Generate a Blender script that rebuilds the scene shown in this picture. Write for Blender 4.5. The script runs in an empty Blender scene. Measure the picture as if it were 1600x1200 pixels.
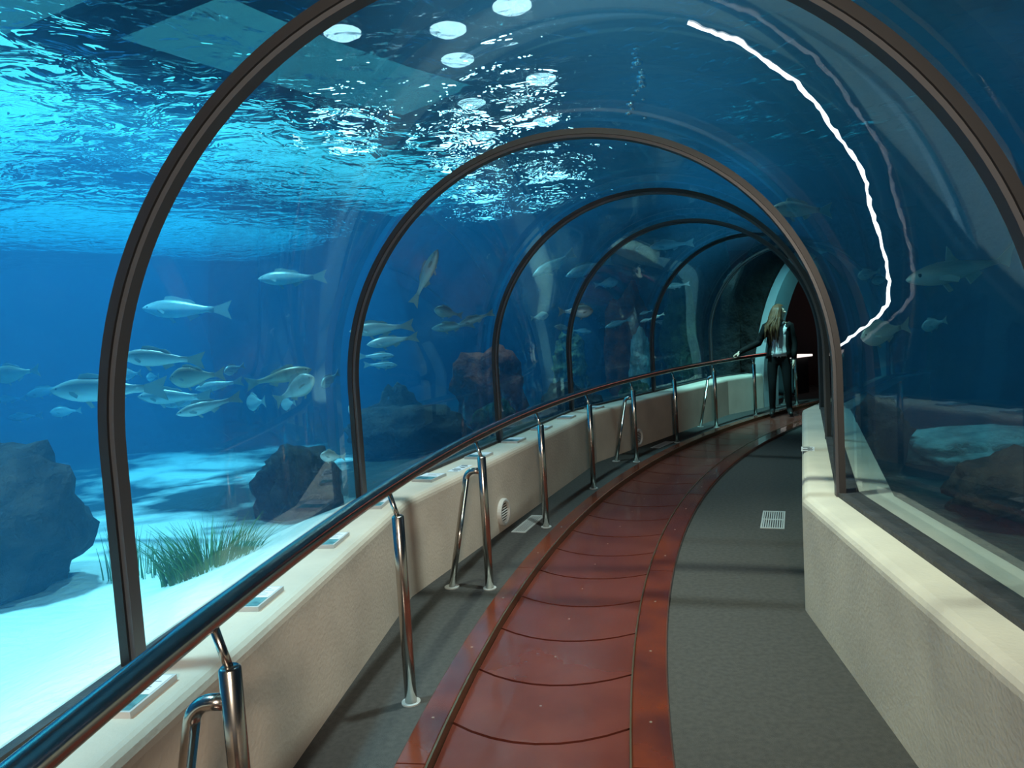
import bpy, bmesh, math, random
from mathutils import Vector, Matrix, noise

random.seed(7)
S = bpy.context.scene
COL = S.collection
R_ = math.radians
# ------------------------------------------------------------------ camera
FPX, YH, SLOPE, CAMH = 1150.0, 517.0, 0.06, 1.53
roll = math.atan(SLOPE)
pitch = math.atan((600 - YH) * math.cos(roll) / FPX)
CF = Vector((0, math.cos(pitch), -math.sin(pitch)))
_r0 = Vector((1, 0, 0)); _u0 = _r0.cross(CF)
CR = math.cos(roll) * _r0 - math.sin(roll) * _u0
CU = math.cos(roll) * _u0 + math.sin(roll) * _r0
CC = Vector((0, 0, CAMH))
cd = bpy.data.cameras.new('camera'); cam = bpy.data.objects.new('camera', cd); COL.objects.link(cam)
cd.sensor_width = 36.0; cd.lens = FPX / 1600 * 36.0; cd.clip_end = 200
m = Matrix((CR, CU, -CF)).transposed().to_4x4(); m.translation = CC
cam.matrix_world = m
S.camera = cam
# ------------------------------------------------------------------ view, world, cycles
S.view_settings.view_transform = 'Standard'; S.view_settings.look = 'None'
S.view_settings.gamma = 1.0; S.view_settings.exposure = 0.0
S.view_settings.use_curve_mapping = False
cy = S.cycles
cy.max_bounces = 6; cy.diffuse_bounces = 2; cy.glossy_bounces = 3; cy.transmission_bounces = 4
cy.volume_bounces = 1; cy.transparent_max_bounces = 24
cy.caustics_reflective = False; cy.caustics_refractive = False
cy.use_denoising = True
cy.sample_clamp_indirect = 4.0
W = bpy.data.worlds.new('added_hall_light'); S.world = W; W.use_nodes = True
bg = W.node_tree.nodes['Background']
bg.inputs[0].default_value = (0.22, 0.90, 1.0, 1); bg.inputs[1].default_value = 2.0  # cyan light added to reach the tank through the ceiling openings

# ------------------------------------------------------------------ tunnel coordinates
OX, OY = 15.5, 0.1
def P(r, t, z=0.0):
    a = R_(t); return Vector((OX - r * math.cos(a), OY + r * math.sin(a), z))
def heading(t):      # unit vectors at angle t: outward (to the left wall), forward
    a = R_(t); return Vector((-math.cos(a), math.sin(a), 0)), Vector((math.sin(a), math.cos(a), 0))
KINK = [-14.8, -0.2, 14.4, 29.0, 43.6, 58.2]      # the tunnel is straight between these
def chord(t):        # radius factor of the straight piece at angle t
    for a, b in zip(KINK, KINK[1:]):
        if a <= t <= b:
            h = R_((b - a) / 2); return math.cos(h) / math.cos(R_(t - (a + b) / 2))
    return 1.0
def Q(r, t, z=0.0): return P(r * chord(t), t, z)
def ray(x, y):
    return (CF * FPX + CR * (x - 800) + CU * (600 - y)).normalized()
def at_z(x, y, z):
    v = ray(x, y); return CC + v * ((z - CAMH) / v.z)
def at_d(x, y, d): return CC + (CF + CR * ((x - 800) / FPX) + CU * ((600 - y) / FPX)) * d      # d = depth along the view
SURF = 3.7           # water level
SAND = 0.22

def lamp(name, kind, loc, energy, color, target=None, size=.3, spot=90, blend=.6):
    d = bpy.data.lights.new(name, kind); o = bpy.data.objects.new(name, d); COL.objects.link(o)
    o.location = loc; d.energy = energy; d.color = color
    if kind == 'AREA': d.size = size
    else: d.shadow_soft_size = size
    if kind == 'SPOT': d.spot_size = R_(spot); d.spot_blend = blend
    if target is not None:
        o.rotation_euler = (Vector(target) - Vector(loc)).to_track_quat('-Z', 'Y').to_euler()
    return o
# floodlights over the tank, some assumed, one added fill over the walkway
lamp('sand_floodlight', 'SPOT', P(18.9, 6, 6.2), 33000, (.86, 1, 1), P(18.4, 7, .2), .3, 52, .8)
lamp('bed_floodlight', 'SPOT', P(20.5, 20, 6.3), 34000, (.85, 1, 1), P(19.8, 19.5, .2), .3, 66, .9)
lamp('tank_floodlight', 'SPOT', P(20, 33, 6.3), 12500, (.8, 1, 1), P(19.3, 33.5, .2), .4, 80, .9)
lamp('assumed_far_flood', 'SPOT', P(16.2, 35.5, 6.2), 26000, (.5, 1, .95), P(16.2, 43, .6), .2, 38, .9)  # assumed cyan lamp, added to brighten the person and far wall
lamp('tunnel_floodlight', 'SPOT', P(14.9, 14, 6.3), 13500, (1, .95, .85), P(16.35, 14, .3), .10, 48, .9)
lamp('assumed_ledge_flood', 'SPOT', P(16.2, 11, 6.3), 17500, (1, .90, .68), P(14.5, 13.5, .6), .10, 48, .9)  # assumed warm lamp, added to brighten the right ledge
lamp('walkway_fill', 'SPOT', P(16.0, 25.5, 6.3), 8000, (.8, 1, .95), P(15.2, 26, 0), .12, 46, .9)  # unseen fill light added to brighten the floor further on
lamp('assumed_right_flood', 'SPOT', P(12.6, 25.5, 6.2), 5500, (.8, 1, 1), P(13.0, 26.8, .4), .2, 26, .9)  # assumed lamp, aimed to light the rocks in the right tank
# unseen warm light added behind the viewer, source assumed, to brighten the near interior
lamp('added_entrance_fill', 'SPOT', P(15.6, -7.5, 2.35), 700, (1, .84, .66), P(15.6, 9, .3), .25, 110, .8)

# ------------------------------------------------------------------ materials
def new_mat(name):
    M = bpy.data.materials.new(name); M.use_nodes = True; nt = M.node_tree
    return M, nt, nt.nodes['Principled BSDF'], nt.nodes['Material Output']
def mat(name, c, rough=.5, metal=0., c2=None, scale=5., detail=4., bump=0., bscale=None, spec=.5, dist=.02, stretch=None, coat=0.):
    M, nt, b, out = new_mat(name)
    b.inputs['Base Color'].default_value = (*c, 1); b.inputs['Roughness'].default_value = rough
    b.inputs['Metallic'].default_value = metal; b.inputs['Specular IOR Level'].default_value = spec
    b.inputs['Coat Weight'].default_value = coat; b.inputs['Coat Roughness'].default_value = .08
    if c2 or bump:
        tc = nt.nodes.new('ShaderNodeTexCoord'); mp = nt.nodes.new('ShaderNodeMapping')
        nt.links.new(tc.outputs['Object'], mp.inputs[0])
        if stretch: mp.inputs['Scale'].default_value = stretch
    if c2:
        n = nt.nodes.new('ShaderNodeTexNoise'); n.inputs['Scale'].default_value = scale; n.inputs['Detail'].default_value = detail
        nt.links.new(mp.outputs[0], n.inputs['Vector'])
        r = nt.nodes.new('ShaderNodeValToRGB'); r.color_ramp.elements[0].position = .35; r.color_ramp.elements[1].position = .65
        r.color_ramp.elements[0].color = (*c, 1); r.color_ramp.elements[1].color = (*c2, 1)
        nt.links.new(n.outputs['Fac'], r.inputs[0]); nt.links.new(r.outputs[0], b.inputs['Base Color'])
    if bump:
        n2 = nt.nodes.new('ShaderNodeTexNoise'); n2.inputs['Scale'].default_value = bscale or scale * 4; n2.inputs['Detail'].default_value = 5
        nt.links.new(mp.outputs[0], n2.inputs['Vector'])
        bp = nt.nodes.new('ShaderNodeBump'); bp.inputs['Strength'].default_value = bump; bp.inputs['Distance'].default_value = dist
        nt.links.new(n2.outputs['Fac'], bp.inputs['Height']); nt.links.new(bp.outputs[0], b.inputs['Normal'])
    return M
def emit(name, c, s):
    M, nt, b, out = new_mat(name)
    b.inputs['Base Color'].default_value = (*c, 1); b.inputs['Emission Color'].default_value = (*c, 1); b.inputs['Emission Strength'].default_value = s
    return M
M = {}
M['plaster'] = mat('beige_plaster', (.50, .43, .36), .8, c2=(.62, .54, .45), scale=2.2, bump=.12, bscale=55)
M['plaster_right'] = mat('grey_plaster', (.50, .46, .40), .8, c2=(.60, .55, .47), scale=3, bump=.12, bscale=60)
M['carpet'] = mat('grey_carpet', (.058, .058, .058), .95, c2=(.075, .074, .072), scale=40, detail=8, bump=.6, bscale=260, spec=.1)
M['slab'] = mat('dark_slab', (.03, .025, .02), .9)
M['wood'] = mat('red_wood', (.085, .020, .014), .26, c2=(.115, .028, .019), scale=3, detail=6, coat=.15, spec=.4)
M['kerb'] = mat('red_kerb', (.13, .026, .011), .2, c2=(.06, .015, .012), scale=3.5, detail=6, coat=.4)
M['brass'] = mat('worn_brass_edge', (.25, .19, .12), .35, .9)
M['steel'] = mat('brushed_steel', (.56, .53, .49), .2, 1., c2=(.50, .47, .43), scale=9)
M['ring'] = mat('grey_metal_band', (.06, .063, .072), .45, .2)
M['seal'] = mat('black_sealant', (.008, .008, .01), .5)
M['dark_trim'] = mat('dark_rubber', (.03, .032, .037), .6, c2=(.05, .05, .055), scale=8, bump=.3)
M['frame'] = mat('grey_plaque_frame', (.45, .46, .46), .5)
M['paper'] = mat('white_print', (.72, .74, .78), .5)
M['ink'] = mat('grey_ink', (.25, .26, .30), .6)
M['black'] = mat('black_ink', (.01, .01, .012), .6)
M['photo'] = mat('teal_photo', (.012, .06, .09), .4, c2=(.12, .30, .33), scale=22)
M['vent'] = mat('pale_grille', (.42, .44, .44), .5, .2)
M['screw'] = mat('dull_screw', (.22, .18, .15), .5, .5)
M['white'] = mat('white_plastic', (.6, .6, .58), .5)
M['sand'] = mat('white_sand', (.80, .82, .78), .9, c2=(.62, .64, .60), scale=2.5, detail=8, bump=.6, bscale=14, dist=.06)
M['rock'] = mat('dark_reef_rock', (.014, .012, .012), .95, c2=(.05, .038, .032), scale=5, detail=8, bump=1., bscale=9, dist=.08, spec=.15)
M['rock_red'] = mat('red_algae_rock', (.20, .026, .012), .95, c2=(.75, .12, .045), scale=4, detail=8, bump=1., bscale=10, dist=.08, spec=.15)
M['rock_green'] = mat('green_algae_rock', (.02, .028, .020), .95, c2=(.07, .10, .05), scale=4, detail=8, bump=1., bscale=10, dist=.08, spec=.15)
M['rock_brown'] = mat('brown_reef_rock', (.04, .016, .012), .95, c2=(.15, .055, .035), scale=4, detail=8, bump=1., bscale=10, dist=.08, spec=.15)
M['rock_coral'] = mat('coral_crusted_rock', (.03, .035, .02), .95, c2=(.30, .30, .16), scale=7, detail=9, bump=1., bscale=12, dist=.08, spec=.15)
M['rock_pale'] = mat('pale_reef_rock', (.20, .24, .22), .9, c2=(.5, .55, .5), scale=5, detail=8, bump=1., bscale=12, dist=.06)
M['grass'] = mat('sea_grass', (.035, .13, .025), .7, c2=(.10, .20, .035), scale=3)
M['tankwall'] = mat('blue_tank_wall', (.012, .06, .13), .9, c2=(.016, .08, .16), scale=.5)
M['rockwall'] = mat('dark_rock_wall', (.018, .020, .022), .95, c2=(.045, .040, .036), scale=1.2, detail=8, bump=1., bscale=3, dist=.2, spec=.1)
M['portal'] = mat('pale_portal_concrete', (.45, .50, .50), .7, c2=(.38, .43, .44), scale=2)
M['room'] = mat('dark_red_wall', (.06, .012, .012), .9)
M['lampglass'] = emit('white_lamp', (1, 1, 1), 16)
M['bluelamp'] = emit('blue_lamp', (.05, .25, 1), 6)
M['shelf_light'] = emit('lit_shelf', (1, .85, .8), 1.2)
M['glint_line'] = emit('white_pane_glint', (.9, .95, 1), 2.2)  # refracted glint put into a glowing material

def bed_mat():      # white sand near the tunnel, unlit bed further out painted dark, ragged edge
    Mt, nt, b, out = new_mat('sand_darkened_far'); b.inputs['Roughness'].default_value = .95; b.inputs['Specular IOR Level'].default_value = .1
    tc = nt.nodes.new('ShaderNodeTexCoord'); c0 = P(18.2, 5.5); c1 = at_z(350, 725, SAND)
    def blob(c, rad, soft):
        d = nt.nodes.new('ShaderNodeVectorMath'); d.operation = 'DISTANCE'; d.inputs[1].default_value = (c.x, c.y, .25); nt.links.new(tc.outputs['Object'], d.inputs[0])
        m1 = nt.nodes.new('ShaderNodeMath'); m1.operation = 'MULTIPLY_ADD'; m1.inputs[1].default_value = -1 / soft; m1.inputs[2].default_value = rad / soft; nt.links.new(d.outputs['Value'], m1.inputs[0]); return m1
    a, c = blob(c0, 4.6, 1.6), blob(c1, 1.5, 1.4)
    mxm = nt.nodes.new('ShaderNodeMath'); mxm.operation = 'MAXIMUM'; nt.links.new(a.outputs[0], mxm.inputs[0]); nt.links.new(c.outputs[0], mxm.inputs[1])
    n = nt.nodes.new('ShaderNodeTexNoise'); n.inputs['Scale'].default_value = 1.6; n.inputs['Detail'].default_value = 7; nt.links.new(tc.outputs['Object'], n.inputs['Vector'])
    s1 = nt.nodes.new('ShaderNodeMath'); s1.operation = 'MULTIPLY_ADD'; s1.inputs[1].default_value = 4.5; s1.inputs[2].default_value = -2.2; nt.links.new(n.outputs['Fac'], s1.inputs[0])
    s2 = nt.nodes.new('ShaderNodeMath'); s2.operation = 'ADD'; s2.use_clamp = True; nt.links.new(mxm.outputs[0], s2.inputs[0]); nt.links.new(s1.outputs[0], s2.inputs[1])
    n2 = nt.nodes.new('ShaderNodeTexNoise'); n2.inputs['Scale'].default_value = 14; n2.inputs['Detail'].default_value = 6; nt.links.new(tc.outputs['Object'], n2.inputs['Vector'])
    bp = nt.nodes.new('ShaderNodeBump'); bp.inputs['Strength'].default_value = .6; bp.inputs['Distance'].default_value = .05; nt.links.new(n2.outputs['Fac'], bp.inputs['Height']); nt.links.new(bp.outputs[0], b.inputs['Normal'])
    mx = nt.nodes.new('ShaderNodeMixRGB'); mx.inputs[1].default_value = (.035, .04, .035, 1); mx.inputs[2].default_value = (.80, .82, .78, 1)
    nt.links.new(s2.outputs[0], mx.inputs[0]); nt.links.new(mx.outputs[0], b.inputs['Base Color']); return Mt
M['bed'] = bed_mat()
M['rubble'] = mat('dark_rubble', (.03, .022, .018), .95, c2=(.10, .06, .04), scale=4, detail=8, bump=1., bscale=12, dist=.06)
# clear acrylic: mostly passes straight through, reflects by Fresnel
def acrylic():
    Mt = bpy.data.materials.new('clear_acrylic'); Mt.use_nodes = True; nt = Mt.node_tree
    nt.nodes.remove(nt.nodes['Principled BSDF']); out = nt.nodes['Material Output']
    tr = nt.nodes.new('ShaderNodeBsdfTransparent'); tr.inputs[0].default_value = (.97, .985, .99, 1)
    gl = nt.nodes.new('ShaderNodeBsdfGlossy'); gl.inputs['Roughness'].default_value = .02
    fr = nt.nodes.new('ShaderNodeLayerWeight'); fr.inputs[0].default_value = .12
    mp = nt.nodes.new('ShaderNodeMath'); mp.operation = 'MULTIPLY'; mp.inputs[1].default_value = .22
    mx = nt.nodes.new('ShaderNodeMixShader')
    nt.links.new(fr.outputs['Fresnel'], mp.inputs[0]); nt.links.new(mp.outputs[0], mx.inputs[0])
    nt.links.new(tr.outputs[0], mx.inputs[1]); nt.links.new(gl.outputs[0], mx.inputs[2]); nt.links.new(mx.outputs[0], out.inputs[0])
    return Mt
M['acrylic'] = acrylic()
def surface_mat():
    Mt = bpy.data.materials.new('rippled_water_surface'); Mt.use_nodes = True; nt = Mt.node_tree
    nt.nodes.remove(nt.nodes['Principled BSDF']); out = nt.nodes['Material Output']
    tc = nt.nodes.new('ShaderNodeTexCoord'); mp = nt.nodes.new('ShaderNodeMapping'); mp.inputs['Scale'].default_value = (1, 1, 1)
    n = nt.nodes.new('ShaderNodeTexNoise'); n.inputs['Scale'].default_value = 2.6; n.inputs['Detail'].default_value = 3; n.inputs['Distortion'].default_value = .6
    bp = nt.nodes.new('ShaderNodeBump'); bp.inputs['Strength'].default_value = 1.; bp.inputs['Distance'].default_value = .22
    tr = nt.nodes.new('ShaderNodeBsdfTransparent'); gl = nt.nodes.new('ShaderNodeBsdfGlossy'); gl.inputs['Roughness'].default_value = .05
    fr = nt.nodes.new('ShaderNodeFresnel'); fr.inputs[0].default_value = 1.06; mx = nt.nodes.new('ShaderNodeMixShader')
    rf = nt.nodes.new('ShaderNodeBsdfRefraction'); rf.inputs['IOR'].default_value = 1.18; rf.inputs['Roughness'].default_value = 0.0; m2 = nt.nodes.new('ShaderNodeMixShader'); m2.inputs[0].default_value = .88
    nt.links.new(tr.outputs[0], m2.inputs[1]); nt.links.new(rf.outputs[0], m2.inputs[2])
    nt.links.new(tc.outputs['Object'], mp.inputs[0]); nt.links.new(mp.outputs[0], n.inputs['Vector'])
    nt.links.new(n.outputs['Fac'], bp.inputs['Height'])
    for x in (gl, fr, rf): nt.links.new(bp.outputs[0], x.inputs['Normal'])
    nt.links.new(fr.outputs[0], mx.inputs[0]); nt.links.new(m2.outputs[0], mx.inputs[1]); nt.links.new(gl.outputs[0], mx.inputs[2])
    nt.links.new(mx.outputs[0], out.inputs[0]); return Mt
M['surface'] = surface_mat()
def water_mat():
    Mt = bpy.data.materials.new('blue_sea_water'); Mt.use_nodes = True; nt = Mt.node_tree
    nt.nodes.remove(nt.nodes['Principled BSDF']); out = nt.nodes['Material Output']
    sc = nt.nodes.new('ShaderNodeVolumeScatter'); sc.inputs['Color'].default_value = (.10, .50, 1, 1); sc.inputs['Density'].default_value = .062; sc.inputs['Anisotropy'].default_value = .2
    ab = nt.nodes.new('ShaderNodeVolumeAbsorption'); ab.inputs['Color'].default_value = (.0, .70, .89, 1); ab.inputs['Density'].default_value = .34
    ad = nt.nodes.new('ShaderNodeAddShader')
    nt.links.new(sc.outputs[0], ad.inputs[0]); nt.links.new(ab.outputs[0], ad.inputs[1]); nt.links.new(ad.outputs[0], out.inputs['Volume'])
    return Mt
M['water'] = water_mat()

# ------------------------------------------------------------------ mesh helpers
def mk(name, verts, faces, material, parent=None, smooth=False, recalc=True):
    me = bpy.data.meshes.new(name); me.from_pydata([tuple(v) for v in verts], [], faces)
    if recalc:
        bm = bmesh.new(); bm.from_mesh(me); bmesh.ops.recalc_face_normals(bm, faces=bm.faces); bm.to_mesh(me); bm.free()
    return link(name, me, material, parent, smooth)
def link(name, me, material, parent=None, smooth=False):
    if smooth:
        for p in me.polygons: p.use_smooth = True
    if material is not None and not me.materials: me.materials.append(M[material] if isinstance(material, str) else material)
    o = bpy.data.objects.new(name, me); COL.objects.link(o)
    if parent is not None: o.parent = parent; o.matrix_parent_inverse = parent.matrix_world.inverted() if False else Matrix()
    return o
def from_bm(name, bm, material, parent=None, smooth=False):
    me = bpy.data.meshes.new(name); bm.to_mesh(me); bm.free(); return link(name, me, material, parent, smooth)
def tag(o, label, cat, group=None, kind=None):
    o['label'] = label
    if cat: o['category'] = cat
    if group: o['group'] = group
    if kind: o['kind'] = kind
    return o
def struct(o, label=None, cat=None):
    o['kind'] = 'structure'
    if label: o['label'] = label
    if cat: o['category'] = cat
    return o
def empty(name, loc=(0, 0, 0), rotz=0):
    o = bpy.data.objects.new(name, None); COL.objects.link(o); o.location = loc; o.rotation_euler = (0, 0, rotz); o.empty_display_size = .1
    return o
def sweep(sections, closed_profile=True, caps=True):
    """sections: list of equal-length vertex lists -> verts, faces"""
    n = len(sections[0]); V = [v for s in sections for v in s]; F = []
    for i in range(len(sections) - 1):
        for j in range(n if closed_profile else n - 1):
            k = (j + 1) % n
            F.append((i * n + j, i * n + k, (i + 1) * n + k, (i + 1) * n + j))
    if caps and closed_profile:
        F.append(tuple(range(n))); F.append(tuple((len(sections) - 1) * n + j for j in range(n)))
    return V, F
def tube(path, rad, seg=12, caps=True):
    """tube along a polyline; rad number or list -> verts, faces"""
    path = [Vector(p) for p in path]; n = len(path)
    rads = rad if isinstance(rad, (list, tuple)) else [rad] * n
    sec = []; up = None
    for i, p in enumerate(path):
        d = (path[min(i + 1, n - 1)] - path[max(i - 1, 0)]).normalized()
        if up is None:
            up = Vector((0, 0, 1)) if abs(d.z) < .9 else Vector((1, 0, 0))
        a = (up - d * up.dot(d)).normalized(); b = d.cross(a); up = a
        sec.append([p + (a * math.cos(2 * math.pi * k / seg) + b * math.sin(2 * math.pi * k / seg)) * rads[i] for k in range(seg)])
    return sweep(sec, True, caps)
def box_vf(o, ax, ay, az, sx, sy, sz):
    """box centred on o (bottom at o along az), axes given"""
    V = [o + ax * (i * sx / 2) + ay * (j * sy / 2) + az * (k * sz) for k in (0, 1) for j in (-1, 1) for i in (-1, 1)]
    F = [(0, 1, 3, 2), (4, 6, 7, 5), (0, 4, 5, 1), (2, 3, 7, 6), (0, 2, 6, 4), (1, 5, 7, 3)]
    return V, F
def join(parts):
    V = []; F = []
    for v, f in parts:
        o = len(V); V += list(v); F += [tuple(i + o for i in q) for q in f]
    return V, F
def arc_angles(a, b, step): 
    n = max(1, round((b - a) / step)); return [a + (b - a) * i / n for i in range(n + 1)]
def poly_angles(a, b): return [a] + [k for k in KINK if a < k < b] + [b]

LEFT_H = .575
T0, T1 = -9.0, 47.0       # tunnel from behind the viewer to the portal
# ------------------------------------------------------------------ floor, carpets, walls
floor = mk('floor', *sweep([[P(13.9, t, -.12), P(17.3, t, -.12), P(17.3, t, -.05), P(13.9, t, -.05)] for t in arc_angles(T0, 53, 1.5)]), 'slab')
struct(floor, 'dark slab under the tunnel walkway', 'floor')
def carpet(r0, r1, label, t1=53):
    V, F = sweep([[P(r0, t, -.05), P(r1, t, -.05), P(r1, t, 0), P(r0, t, 0)] for t in arc_angles(T0, t1, 1.0)])
    o = mk('floor', V, F, 'carpet'); struct(o, label, 'carpet'); return o
carpet(14.25, 15.2, 'wide grey carpet strip along the right wall')
carpet(16.18, 16.95, 'narrow grey carpet strip under the handrail')

def wall(rf, rb, name, label, matname, t1, H):
    sgn = 1 if rb > rf else -1
    b = .045
    prof = [(rf, -.05), (rf, H - b)] + [(rf + sgn * (b - b * math.cos(R_(a))), H - b + b * math.sin(R_(a))) for a in (22, 45, 68)] + [(rf + sgn * b, H), (rb, H), (rb, -.05)]
    ts = poly_angles(T0, t1)
    V, F = sweep([[Q(r, t, z) for r, z in prof] for t in ts])
    return struct(mk(name, V, F, matname), label, 'wall')
wl = wall(16.69, 17.045, 'wall_left', 'low beige plaster wall with plaques along its ledge', 'plaster', T1, LEFT_H)
wr = wall(14.51, 14.08, 'wall_right', 'low grey plaster wall with cream ledge', 'plaster_right', T1, .60)
# sealing strips at the foot of the panes
for nm, zt, r0, r1, lab in (('trim_1', LEFT_H, 16.965, 16.998, 'dark sealing strip on the left ledge'), ('trim_2', .60, 14.24, 14.345, 'dark sealing strip on the right ledge')):
    V, F = sweep([[Q(r0, t, zt), Q(r1, t, zt), Q(r1, t, zt + .022), Q(r0, t, zt + .022)] for t in poly_angles(T0, T1)])
    struct(mk(nm, V, F, 'dark_trim'), lab, 'trim')

# ------------------------------------------------------------------ walkway
WT0, WT1 = -4.0, 52.0
walk = empty('walkway', P(15.7, 10, -.03)); bpy.context.view_layer.update()
def loc(vs, root): return [Vector(v) - root.location for v in vs]
def seam(t, u): return t - .47 * (1 - u * u)
pitch_t = 1.664; r_in, r_out = 15.352, 16.055; gap = .028
t = 9.86 - 8 * pitch_t
k = 0
NS = 8
while t < WT1:
    a, b = t + gap, t + pitch_t - gap
    sec = []
    top = []; bot = []
    V = []; F = []
    for j in range(NS + 1):
        u = -1 + 2 * j / NS; r = r_in + (r_out - r_in) * j / NS
        for tt in (a, b):
            for z in (-.05, -.022):
                V.append(P(r, seam(tt, u), z))
    for j in range(NS):
        i = j * 4; n = i + 4
        F += [(i + 1, n + 1, n + 3, i + 3), (i, i + 1, n + 1, n), (i + 2, n + 2, n + 3, i + 3)]
    F += [(0, 2, 3, 1), (NS * 4, NS * 4 + 1, NS * 4 + 3, NS * 4 + 2)]
    tr = mk('tread_panel', loc(V, walk), F, 'wood', walk)
    if -2 < t < 30:       # pale screw head in the middle of each tread
        V, F = tube([P(15.72, t + .55, -.022), P(15.72, t + .55, -.0205)], .005, 8)
        mk('screw', loc(V, walk), F, 'screw', tr)
    t += pitch_t; k += 1
tag(walk, 'curving red wooden moving walkway of crescent treads', 'walkway')
def kerb(r0, r1, h, off, label):
    root = empty('walkway_kerb', P((r0 + r1) / 2, 10, 0))
    tt = off
    while tt < WT1:
        e = min(tt + 7.6, WT1)
        prof = [(r0, -.05), (r0, h - .006), (r0 + .006, h), (r1 - .006, h), (r1, h - .006), (r1, -.05)]
        V, F = sweep([[P(r, q, z) for r, z in prof] for q in arc_angles(tt + .012, e - .012, .76)])
        seg = mk('kerb_board', loc(V, root), F, 'kerb', root)
        if tt > -2:
            for q in (1.1, 3.4, 5.7):
                V, F = tube([P((r0 + r1) / 2, tt + q, h - .0005), P((r0 + r1) / 2, tt + q, h + .0015)], .006, 8)
                mk('screw', loc(V, root), F, 'screw', seg)
        tt += 7.6
    # metal edging on the side of the treads
    rr = (r0 - .008, r0 + .0005) if r0 > 15.7 else (r1 - .0005, r1 + .006)
    V, F = sweep([[P(rr[0], q, -.05), P(rr[1], q, -.05), P(rr[1], q, h + .002), P(rr[0], q, h + .002)] for q in arc_angles(off, WT1, .8)])
    mk('edge_strip', loc(V, root), F, 'brass', root)
    return tag(root, label, 'kerb')
kerb(16.064, 16.18, .022, -6.6, 'outer red wooden kerb of the walkway at the handrail foot')
kerb(15.2, 15.345, .03, 16.2 - 7.6 * 3, 'inner glossy red wooden kerb beside the wide carpet')

# ------------------------------------------------------------------ tunnel rings and panes
RC, RA, ZS = 15.645, 1.340, 1.23
def arch(a, zb, n=28):           # profile offsets (outer leg first)
    pts = [(a, zb - (.60 - LEFT_H if zb > .5 else 0))]
    pts += [(a * math.cos(math.pi * i / n), ZS + a * math.sin(math.pi * i / n)) for i in range(n + 1)]
    pts += [(-a, zb)]
    return pts
RINGS = [-7.5, -.2, 7.1, 14.4, 21.7, 29.0, 36.3, 43.6]
def arch_at(t, a, zb, shift=0.0, n=28):
    f = heading(t)[1] * shift
    return [Q(RC + s, t, z) + f for s, z in arch(a, zb, n)]
ring_names = {7.1: 'thick dark grey arch rib nearest the handrail brace over sand', 14.4: 'dark grey arch rib where both low walls bend, before the red rock',
  21.7: 'slim dark arch rib in front of the red algae rock', 29.0: 'slim dark arch rib beside the coral pinnacle', 36.3: 'dark arch rib beside the blue gap between reefs',
  43.6: 'thin dark arch rib beside the standing person', -.2: 'dark arch rib overhead at the tunnel start', -7.5: 'dark arch rib at the tunnel entrance'}
def arch_band(t, a0, a1, w0, w1):
    secs = []
    A = [(a0, w0), (a1, w0), (a1, w1), (a0, w1)]
    cols = [arch_at(t, a, .602, w, 72) for a, w in A]
    return sweep([[c[i] for c in cols] for i in range(len(cols[0]))])
for t in RINGS:
    if t < -1: continue
    w = .026 if t < 20 else .020
    root = empty('arch_rib', Q(RC, t, .6))
    V, F = arch_band(t, RA - .045, RA - .002, -w, w); mk('metal_band', loc(V, root), F, 'ring', root)
    for s in (-1, 1):
        V, F = arch_band(t, RA - .030, RA - .001, s * w if s > 0 else -w - .010, w + .010 if s > 0 else -w); mk('black_seal', loc(V, root), F, 'seal', root)
    tag(root, ring_names[t], 'arch rib', 'arch ribs along the tunnel')
ends = [T0] + [t for t in RINGS if t > T0 + 1] + [T1]
pane_lab = ['clear acrylic tunnel pane behind the viewer, at the entrance', 'clear acrylic tunnel pane before the first arch rib', 'clear acrylic tunnel pane between the thick rib and the bend of the walls',
  'clear acrylic tunnel pane over the wall vent', 'clear acrylic tunnel pane in front of the coral pinnacle', 'clear acrylic tunnel pane beside the blue gap', 'clear acrylic tunnel pane above the braced posts before the person', 'clear acrylic tunnel pane beside the person', 'short clear acrylic tunnel pane meeting the portal arch']
pi = 0
for a, b in zip(ends, ends[1:]):
    if b - a < .6: continue
    g = .12
    th = .05
    def sec(t): return arch_at(t, RA, .603, 0, 48) + arch_at(t, RA + th, .603, 0, 48)[::-1]
    V, F = sweep([sec(a + g), sec(b - g)])
    o = mk('acrylic_pane', V, F, 'acrylic', smooth=False)
    # smooth only the curved faces
    for p in o.data.polygons: p.use_smooth = len(p.vertices) == 4 and p.area > .012
    try:
        o.data.set_sharp_from_angle(angle=R_(40))
    except Exception: pass
    tag(o, pane_lab[min(pi, 8)], 'glass pane', 'acrylic panes of the tunnel'); pi += 1

# ------------------------------------------------------------------ tank: bed, walls, water
TA, TB = -9.0, 47.0
def bedz(r, t):
    p = P(r, t); q = max(0., 1 - max(0., r - 17.0 * chord(t)) / 1.15)
    return SAND + .33 * q * q * (3 - 2 * q) * (r > 15.7) + .10 * noise.noise(Vector((p.x * .5, p.y * .5, 1.3))) + .025 * noise.noise(Vector((p.x * 2.2, p.y * 2.2, 4)))
def bed(r0, r1, nr, nt_, name, label, matname):
    V = []; F = []
    for i in range(nt_ + 1):
        tt = TA + (TB - TA) * i / nt_
        for j in range(nr + 1):
            s = (j / nr) ** 1.5; ra = (r0 * chord(tt) - .02) if r0 > 15.7 else r0; r = ra + (r1 - ra) * s
            V.append(P(r, tt, bedz(r, tt)))
    n = nr + 1
    for i in range(nt_):
        for j in range(nr): F.append((i * n + j, i * n + j + 1, (i + 1) * n + j + 1, (i + 1) * n + j))
    o = mk(name, V, F, matname, smooth=True); return struct(o, label, 'sand')
bed(17.035, 36.2, 70, 150, 'floor', 'white sand bed of the tank on the left', 'bed')
bed(14.1, 9.0, 24, 80, 'floor', 'dark rubble bed of the tank on the right', 'rubble')
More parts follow.
